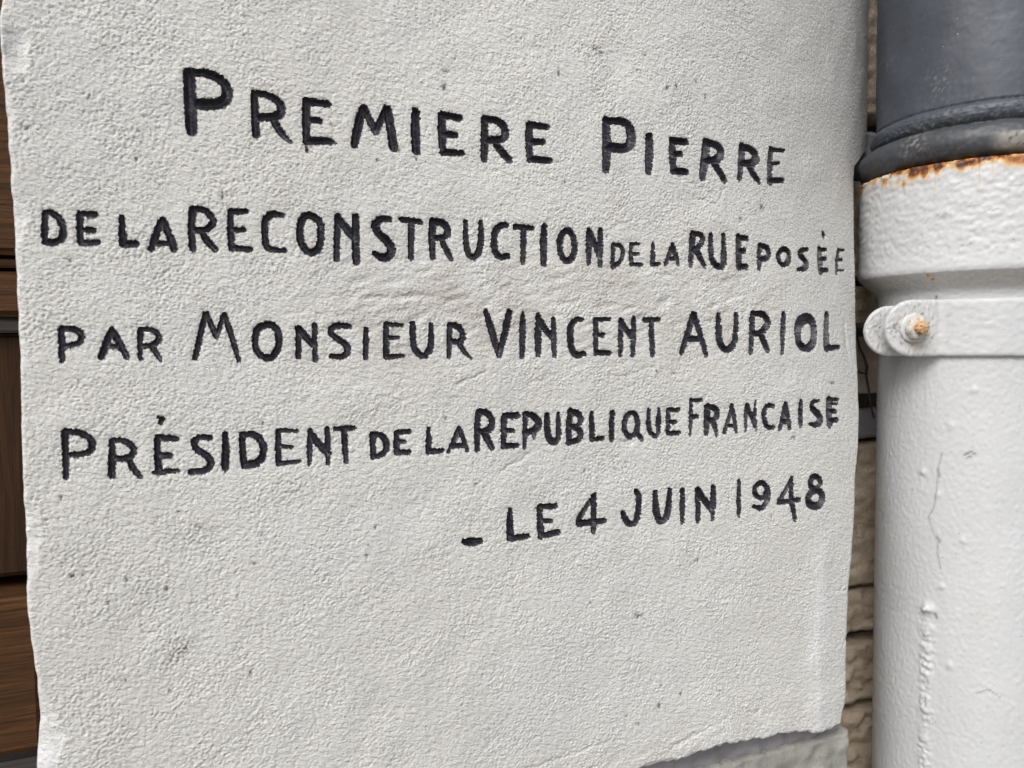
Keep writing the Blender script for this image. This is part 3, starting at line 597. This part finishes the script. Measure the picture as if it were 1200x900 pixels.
# the open crack in the wall, its dark depth stood in for by a thin dark cord
KW = .505/.525
def wp(x, z): return (x*KW, .1025, 1.25+(z-1.25)*KW)
tube('crack', [wp(.5500, 1.2545), wp(.5530, 1.243), wp(.5595, 1.2335), wp(.5625, 1.226), wp(.5618, 1.218), wp(.5650, 1.205), wp(.5680, 1.190), wp(.572, 1.180)],
     [.0009, .0010, .0011, .0014, .0011, .0010, .0009, .0007], JOINT, wall, 6)
tube('crack', [wp(.5500, 1.2222), wp(.556, 1.2205), wp(.5620, 1.2195)], [.0007, .001, .0009], JOINT, wall, 6)

# ---------------------------------------------------------------- wooden door to the left, set back behind the pillar
door = empty('wooden_door', (-.3, .06, 0), 'dark brown framed wooden door set back behind the left edge of the pale stone', 'door')
def board(name, x0, x1, y, z0, z1, th, mat, bev=.003):
    bm = bmesh.new()
    bmesh.ops.create_cube(bm, size=1, matrix=Matrix.Translation(((x0+x1)/2, y+th/2, (z0+z1)/2)) @ Matrix.Diagonal((x1-x0, th, z1-z0, 1)))
    bmesh.ops.bevel(bm, geom=bm.edges[:], offset=bev, segments=3, affect='EDGES', clamp_overlap=True)
    me = bpy.data.meshes.new(name); bm.to_mesh(me); bm.free(); return link(name, me, mat, door)
xa, xb = -.62, -.0655
board('rail', xa, xb, .048, 1.2945, 1.62, .04, WOOD_H)
board('moulding', xa, xb, .052, 1.2885, 1.2925, .03, WOOD_H, .001)
board('rail', xa, xb, .050, 1.2645, 1.2865, .04, WOOD_H)
board('moulding', xa, xb, .056, 1.2570, 1.2640, .03, WOOD_G, .001)
board('panel', xa, xb, .062, 1.1345, 1.2565, .02, WOOD_V, .002)
board('rail', xa, xb, .048, 1.0485, 1.1285, .04, WOOD_H)
board('moulding', xa, xb, .056, .955, 1.0455, .03, WOOD_G, .003)
board('rail', xa, xb, .050, .60, .952, .04, WOOD_H)
board('backing', xa, xb-.0005, .0865, .60, 1.62, .02, WOOD_V, .001)

# ---------------------------------------------------------------- the downpipe
PX, PY = .560, .0137
PN = band_noise(1024, 6, 40, seed=81); PN2 = band_noise(1024, 12, 50, ang=0, stretch=2.6, seed=82); PN3 = band_noise(1024, 3, 8, seed=83)
def angles(fine, coarse=.06):
    a = [-3.55]                       # fine where the street side can see it (-200 to -60 degrees), coarser behind
    while a[-1] < -3.55+2*pi-.03: a.append(a[-1]+(fine if a[-1] < -1.6 else coarse))
    return np.array(a[:-1] if 2*pi-3.55-a[-1] < fine*.5 else a)
def lathe(name, prof, relief, mat, parent=None, fine=.012, stain_tone=None):
    """prof: (z, r) arrays top to bottom; relief(A, Zm, R) -> (dr, dz)"""
    A = angles(fine); zz, rr = np.array(prof).T
    Am, Zm = np.meshgrid(A, zz, indexing='ij'); R = np.broadcast_to(rr, Am.shape).copy()
    R = R+relief(Am, Zm)
    co = np.stack([PX+R*np.cos(Am), PY+R*np.sin(Am), Zm], -1).reshape(-1, 3)
    me = np_mesh(name, co, grid_quads(len(A), len(zz), wrap=True)[:, ::-1])
    if stain_tone is not None: set_col(me, 'stain_tone', np.clip(stain_tone(Am, Zm), 0, 1).reshape(-1, 3))
    return link(name, me, mat, parent)
def dense(pts, step):
    out = []
    for (z0, r0), (z1, r1) in zip(pts[:-1], pts[1:]):
        n = max(1, int(hypot(z1-z0, r1-r0)/step)); out += [(z0+(z1-z0)*k/n, r0+(r1-r0)*k/n) for k in range(n)]
    return out+[pts[-1]]
deg = radians
# upper grey section: shaft, thin rib, fat bead
grey = empty('drainpipe', (PX, PY, 1.369), 'dark grey upper drainpipe section with rounded bead sitting in the rusty rim', 'drainpipe')
prof = dense([(1.75, .0742), (1.4085, .0742)], .0014)+dense([(1.4082, .0739), (1.4074, .0739), (1.4066, .0750), (1.4055, .0766), (1.4040, .0776), (1.4015, .0780), (1.3990, .0776), (1.3972, .0766), (1.3955, .0752), (1.3945, .0742), (1.3936, .0742)], .0005)
bead = [(1.3808+.0122*cos(t), .0752+.0115*sin(t)) for t in np.linspace(.25, pi-.05, 26)]
prof += bead+[(1.366, .074), (1.345, .0735)]
def rel(A, Zm):
    k = sm(1.42, 1.40, Zm)
    return (.00035*samp(PN, A*.08, Zm, CELL*1.2)+.00022*samp(PN2, A*.08, Zm, CELL))*(.15+.35*k) + .0010*samp(band_noise(512, 90, 400, seed=84), A*.08+.02, Zm, CELL)*.35
def stn(A, Zm):
    s = np.zeros(A.shape+(3,)); nn = samp(PN, A*.08+.3, Zm, CELL); n3_ = samp(PN3, A*.08, Zm, CELL)
    s[..., 0] = 1.0*sm(-2.50, -2.36, A)*sm(-.8, -1.0, A)*sm(1.3850+.0015*(A+2), 1.3825+.0015*(A+2), Zm)*sm(-1.2, .2, nn+1.0)      # worn pale underside of the bead
    s[..., 0] += .75*sm(.2, 1.1, nn)*np.exp(-((A+3.02)/.10)**2-((Zm-1.385)/.009)**2)
    s[..., 0] += .30*sm(.6, 1.8, nn)*np.exp(-((A+2.9)/.12)**2-((Zm-1.425)/.012)**2)
    s[..., 0] += .30*sm(.4, 1.5, nn)*np.exp(-((Zm-1.3965)/.002)**2)
    s[..., 1] = .6*np.exp(-((Zm-1.4080)/.0010)**2)*sm(-.6, .5, nn)+.45*sm(1.3945, 1.390, Zm)+.8*np.exp(-((Zm-1.3945)/.0012)**2)+.9*sm(1.3745, 1.3705, Zm)*(1-sm(-2.5, -2.35, A)*.4)+.6*sm(.3, 1.4, n3_)*sm(1.386, 1.376, Zm)*sm(-2.5, -2.75, A)  # darker bead, grooves above it and gap below it
    return s
def split(prof, *cuts):
    out = [[prof[0]]]; cuts = list(cuts)
    for p in prof[1:]:
        out[-1].append(p)
        if cuts and p[0] <= cuts[0]: out.append([p]); cuts.pop(0)
    return out
for nm, pr in zip(('shaft', 'rib', 'bead'), split(prof, 1.4080, 1.3940)): lathe(nm, pr, rel, GREY, grey, .014, stn)

# lower white cast iron section with a deep collar
white = empty('drainpipe', (PX, PY, 0), 'white painted cast iron lower drainpipe with rust stained collar rim', 'drainpipe')
prof = [(1.3600, .0740), (1.3680, .0765), (1.3688, .0790), (1.3690, .0830), (1.3684, .0845), (1.3672, .0851)]
prof += dense([(1.3665, .0852), (1.2985, .0852)], .0011)+dense([(1.2970, .0850), (1.2955, .0844), (1.2930, .0818), (1.2900, .0786), (1.2868, .0752), (1.2845, .0728), (1.2825, .0714), (1.2805, .0707), (1.2785, .0704)], .0006)
prof += dense([(1.2770, .0703), (.925, .0700)], .0012)+[(.90, .070), (.60, .070), (.05, .070)]
def rel(A, Zm):
    col_ = sm(1.30, 1.31, Zm)
    r = .00010*samp(PN, A*.08, Zm, CELL*1.3)*(1+.5*col_)
    wr = samp(PN2, A*.08+.2, Zm, CELL); r += .00015*col_*np.where(wr > .9, .9+(wr-.9)*.2, wr)
    r += .00022*np.maximum(samp(PN3, A*.08, Zm, CELL), 1.2)*(1-col_)
    r += .0006*samp(PN, A*.05+.5, Zm*.5, CELL)*np.exp(-((Zm-1.369)/.003)**2)
    # paint run: a lumpy vertical seam starting in a blob
    c = deg(-167.9)+.006*samp(PN, A*0, Zm, CELL)
    seam = np.exp(-np.abs((A-c)/.060)**2.2)*sm(1.062, 1.058, Zm)
    lump = .75+.40*samp(PN, A*.06, Zm*.8+.1, CELL)+.5*samp(PN, A*0+.3, Zm*.6, CELL)
    r += .0013*seam*np.clip(lump, .05, 2.4) + .0022*np.exp(-((A-deg(-167.6))/.055)**2-((Zm-1.0575)/.0038)**2)
    for a_, z_, s_ in [(-160, 1.075, .0012), (-157, 1.19, .0009), (-163, 1.14, .001), (-150, 1.11, .0010), (-155, 1.02, .0012), (-172, 1.155, .0016), (-146, 1.215, .001), (-158, 1.335, .0012)]:
        r += s_*np.exp(-((A-deg(a_))/.03)**2-((Zm-z_)/.0022)**2)
    return r
def stn(A, Zm):
    s = np.zeros(A.shape+(3,)); nn = samp(PN, A*.08+.3, Zm, CELL); n3_ = samp(PN3, A*.08, Zm, CELL); nb = samp(PN, A*.03+.1, Zm*0+.2, CELL)
    h = np.maximum(.0042+.0020*nb, .0018)+.0050*np.exp(-((A-deg(-172))/.16)**2)
    s[..., 0] = np.clip(.80*sm(h*1.9, h*.35, 1.3685-Zm)*(.50+.34*nn*.6+.42*samp(PN, A*.03+.35, Zm*.3, CELL)), 0, 1)
    s[..., 0] += .9*np.exp(-((A-deg(-170))/.14)**2-((Zm-1.3670)/.0040)**2)+.8*np.exp(-((A-deg(-131))/.10)**2-((Zm-1.3655)/.0045)**2)+.55*np.exp(-((A-deg(-150))/.12)**2-((Zm-1.3665)/.0040)**2)
    run = samp(PN, A*.10+.6, Zm*0+.5, CELL*.6)          # thin rust runs down from the rim
    s[..., 0] += .26*sm(1.0, 2.0, run)*sm(1.335, 1.362, Zm)*(Zm > 1.33)
    for a_, z_, r_ in [(-124, 1.3555, .0016), (-166.5, 1.2935, .0012), (-165, 1.291, .001), (-160, 1.300, .0005)]:
        s[..., 0] += .7*np.exp(-((A-deg(a_))/(r_/.08))**2-((Zm-z_)/r_)**2)
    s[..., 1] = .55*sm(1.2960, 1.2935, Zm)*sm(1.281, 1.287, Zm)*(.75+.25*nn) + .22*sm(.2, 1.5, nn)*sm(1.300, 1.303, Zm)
    s[..., 1] += .45*np.exp(-((A-deg(-171.5))/.012)**2)*sm(1.24, 1.23, Zm)*sm(1.17, 1.22, Zm)
    s[..., 1] += .16*sm(.6, 2.0, nn)
    s[..., 2] = .8*sm(3.3, 3.8, n3_)
    def line(pts, w, k):
        for (a0, z0), (a1, z1) in zip(pts[:-1], pts[1:]):
            x0, x1 = a0*.0012217, a1*.0012217; x = A/deg(1)*.0012217
            dx, dz = x1-x0, z1-z0; t = np.clip(((x-x0)*dx+(Zm-z0)*dz)/(dx*dx+dz*dz), 0, 1)
            s[..., 2] = np.maximum(s[..., 2], k*np.exp(-(np.hypot(x-x0-t*dx, Zm-z0-t*dz)/w)**2))
    line([(-161.5, 1.170), (-163.5, 1.158), (-163.8, 1.145), (-165.5, 1.130), (-168.3, 1.1235), (-165, 1.111), (-162.8, 1.108), (-163, 1.098), (-161, 1.088)], .0005, .5)
    line([(-150, 1.170), (-147, 1.1725), (-145, 1.171)], .0007, .8); line([(-149, 1.168), (-146.5, 1.1695)], .0006, .7)
    line([(-163.5, 1.1105), (-161.5, 1.107)], .0008, .7); line([(-163.5, 1.158), (-162.8, 1.153)], .0009, .6)
    line([(-142, 1.004), (-136, 1.0085), (-130, 1.004)], .0004, .5); line([(-163.5, 1.055), (-162.5, 1.052)], .0009, .8); line([(-166, 1.2795), (-166.2, 1.2785)], .0008, .9)
    for a_, z_, l_ in [(-167, 1.331, 5), (-163, 1.333, 6), (-150, 1.337, 7), (-143, 1.333, 6), (-135, 1.348, 8), (-158, 1.352, 6), (-128, 1.322, 7), (-153, 1.311, 5), (-172, 1.318, 4)]:
        line([(a_, z_), (a_+l_*.3, z_+.0012), (a_+l_*.55, z_+.0002), (a_+l_, z_+.0021)], .00035, .38)
    return s
def split_up(prof, z):           # the rim starts inside and turns over, so cut on the way down only
    k = next(i for i, p in enumerate(prof) if p[0] <= z and i > 6); return prof[:k+1], prof[k:]
for nm, pr in zip(('collar', 'shaft'), split_up(prof, 1.2800)): lathe(nm, pr, rel, WHITE, white, .0125, stn)

# ---------------------------------------------------------------- two part clamp with ears, nut and bolt
clamp = empty('pipe_clamp', (PX, PY, 1.257), 'white painted iron band clamp with rounded ears around the pipe, nut rusting', 'pipe clamp')
nrm = Vector((-sin(deg(20)), -cos(deg(20)), 0)); e1 = Vector((cos(deg(20)), -sin(deg(20)), 0)); E0 = Vector((.4712, -.002, 1.2574)); HB = .0197
def strip(name, path, normals, th, halfh, round_end, seed):
    """flat bar swept along path (list of Vector at its outer face), rounded where it starts"""
    P = []; L = [0]
    for i in range(1, len(path)): L.append(L[-1]+(path[i]-path[i-1]).length)
    nv = 25; NZ = band_noise(512, 5, 22, seed=seed)
    nu = len(path); co = []
    for side in (0, 1):
        for i in range(nu):
            hh = halfh if L[i] >= round_end else sqrt(max(halfh**2*(1-((round_end-L[i])/round_end)**2), 1e-8))
            for k in range(nv):
                v = -1+2*k/(nv-1); z = hh*v
                ed = max(abs(v)-.90, 0)/.10; r_ = .0010*(1-sqrt(max(1-ed*ed, 0)))
                b = float(samp(NZ, np.array([L[i]]), np.array([z+1]), CELL)[0])*.00028
                if side == 0: p = path[i]+normals[i]*(b-r_*(1))
                else: p = path[i]-normals[i]*(th-r_)
                co.append((p.x, p.y, p.z+z))
    co = np.array(co); g0 = grid_quads(nu, nv); g1 = g0[:, ::-1]+nu*nv; q = [g0, g1]; off = nu*nv
    for rim, fl in ((np.arange(nv), 1), ((nu-1)*nv+np.arange(nv), 0), (np.arange(nu)*nv, 0), (np.arange(nu)*nv+nv-1, 1)):
        k = np.stack([rim[:-1], rim[1:], rim[1:]+off, rim[:-1]+off], 1); q.append(k[:, ::-1] if fl else k)
    me = np_mesh(name, co, np.concatenate(q)); bm = bmesh.new(); bm.from_mesh(me); bmesh.ops.recalc_face_normals(bm, faces=bm.faces); bm.to_mesh(me); bm.free()
    s = np.zeros((len(co), 3)); d = np.hypot((co[:, 0]-E0.x-.002), (co[:, 2]-E0.z+.011)); s[:, 1] = .8*np.exp(-(d/.006)**2)
    gr = samp(NZ, co[:, 0]*1.4+co[:, 1], co[:, 2], CELL); dd = np.hypot(co[:, 0]-E0.x, co[:, 2]-E0.z)
    s[:, 1] += .6*sm(.2, 1.3, gr)*np.exp(-(dd/.022)**2) + .5*np.exp(-((dd-.0112)/.0018)**2)*sm(-.8, .6, gr)
    s[:, 2] = .85*sm(1.3, 1.9, gr)*np.exp(-(dd/.020)**2) + .7*np.exp(-(np.hypot((co[:, 0]-E0.x+.0125)/.0022, (co[:, 2]-E0.z-.001)/.0035))**2)*sm(-.6, .3, gr); s = np.clip(s, 0, 1)  # dark specks, plus shadow beside the nut painted as colour
    set_col(me, 'stain_tone', s); me.shade_smooth(); return link(name, me, WHITE, clamp)
c = Vector((PX, PY, 1.2574)); RB = .0738
def arc_pts(a0, a1, n): return [a0+(a1-a0)*k/n for k in range(n+1)]
def band(start, sgn, name, seed):
    pts, nn = [], []
    hit = None
    for k in range(200):
        p = start+e1*(-HB+k*.0009)
        if k*.0009 > HB and (p-c).length < RB+.0012: hit = p; break
        pts.append(p); nn.append(nrm.copy())
    a = atan2(hit.y-PY, hit.x-PX)
    steps = arc_pts(a+sgn*.03, (-.10 if sgn > 0 else -2*pi+.10), 110)
    # ease from the ear into the wrap
    for i, t in enumerate(steps):
        o = Vector((cos(t), sin(t), 0)); f = min(1, i/7)
        pts.append(c+o*RB); nn.append((nrm*(1-f)+o*f).normalized() if sgn > 0 else ((-nrm)*(1-f)+o*f).normalized())
    if sgn < 0: nn = [(-n_ if i < 0 else n_) for i, n_ in enumerate(nn)]
    return strip(name, pts, nn, .0042, HB, HB, seed)
band(E0, 1, 'band', 91)
# rear ear: same plate standing 17 mm further back, then wrapping behind the pipe
pts, nn = [], []
S0 = E0-nrm*.0150-e1*.0065-Vector((0, 0, .0016))
for k in range(0, 60):
    p = S0+e1*(-HB+k*.0009)
    if k*.0009 > HB*.6 and (p-c).length < RB+.002: break
    pts.append(p); nn.append(nrm.copy())
a = atan2(p.y-PY, p.x-PX)
if a > 0: a -= 2*pi
for t in arc_pts(a-.55, -2*pi+.15, 60):
    o = Vector((cos(t), sin(t), 0)); pts.append(c+o*(RB-.0072)); nn.append(-o)
strip('rear_band', pts, nn, .0040, HB*.90, HB*.9, 92)

def blobby(name, center, axis, prof, sides, mat, parent, seed, round_=0.12):
    """turned, slightly faceted lump along axis: prof (offset, radius)"""
    ax = axis.normalized(); a = ax.cross(Vector((0, 0, 1))).normalized(); b = a.cross(ax); n = 48
    NZ = band_noise(128, 5, 20, seed=seed); co = []
    for h, r in prof:
        for k in range(n):
            t = 2*pi*k/n; m = ((t+.2) % (2*pi/sides)-pi/sides) if sides else 0
            f = (cos(pi/sides)/cos(m))*(1-round_)+round_ if sides else 1
            rr = r*f*(1+.035*NZ[int(h*9000) % 128, k*2])
            co.append(center+ax*h+a*rr*cos(t)+b*rr*sin(t))
    co = np.array([tuple(v) for v in co]); idx = np.arange(len(prof)*n).reshape(len(prof), n)
    q = np.stack([idx[:-1], np.roll(idx, -1, 1)[:-1], np.roll(idx, -1, 1)[1:], idx[1:]], -1).reshape(-1, 4)
    me = np_mesh(name, co, q); bm = bmesh.new(); bm.from_mesh(me); bmesh.ops.recalc_face_normals(bm, faces=bm.faces); bm.to_mesh(me); bm.free()
    nn_ = NZ[(np.arange(len(co))*7) % 128, (np.arange(len(co))*13) % 128]; s = np.zeros((len(co), 3))
    s[:, 0] = (.50+.25*nn_)*(sides == 0)+(.32*np.maximum(nn_, 0))*(sides > 0); s[:, 1] = .3
    set_col(me, 'stain_tone', np.clip(s, 0, 1)); me.shade_smooth(); return link(name, me, mat, parent)
BC = E0+e1*.000
blobby('washer', BC, nrm, [(0, .0098), (.0008, .0102), (.0016, .0099), (.0020, .0085), (.0021, .001)], 0, WHITE, clamp, 93)
bpy.data.objects['washer'].data.color_attributes['stain_tone'].data.foreach_set('color', np.tile(np.array([0, .15, 0, 1], np.float32), len(bpy.data.objects['washer'].data.vertices)))
blobby('nut', BC, nrm, [(.0015, .0080), (.0040, .0084), (.0062, .0082), (.0074, .0072), (.0080, .0055), (.0081, .001)], 6, WHITE, clamp, 94)
blobby('bolt', BC, nrm, [(-.014, .0040), (.006, .0042), (.0105, .0043), (.0122, .0040), (.0130, .0028), (.0132, .0003)], 0, WHITE, clamp, 95)
tube('wall_rod', [(.4800, .017, 1.2574), (.490, .055, 1.2578), (.524, .096, 1.2580), (.528, .130, 1.2580)], .0058, IRON, clamp, 14)
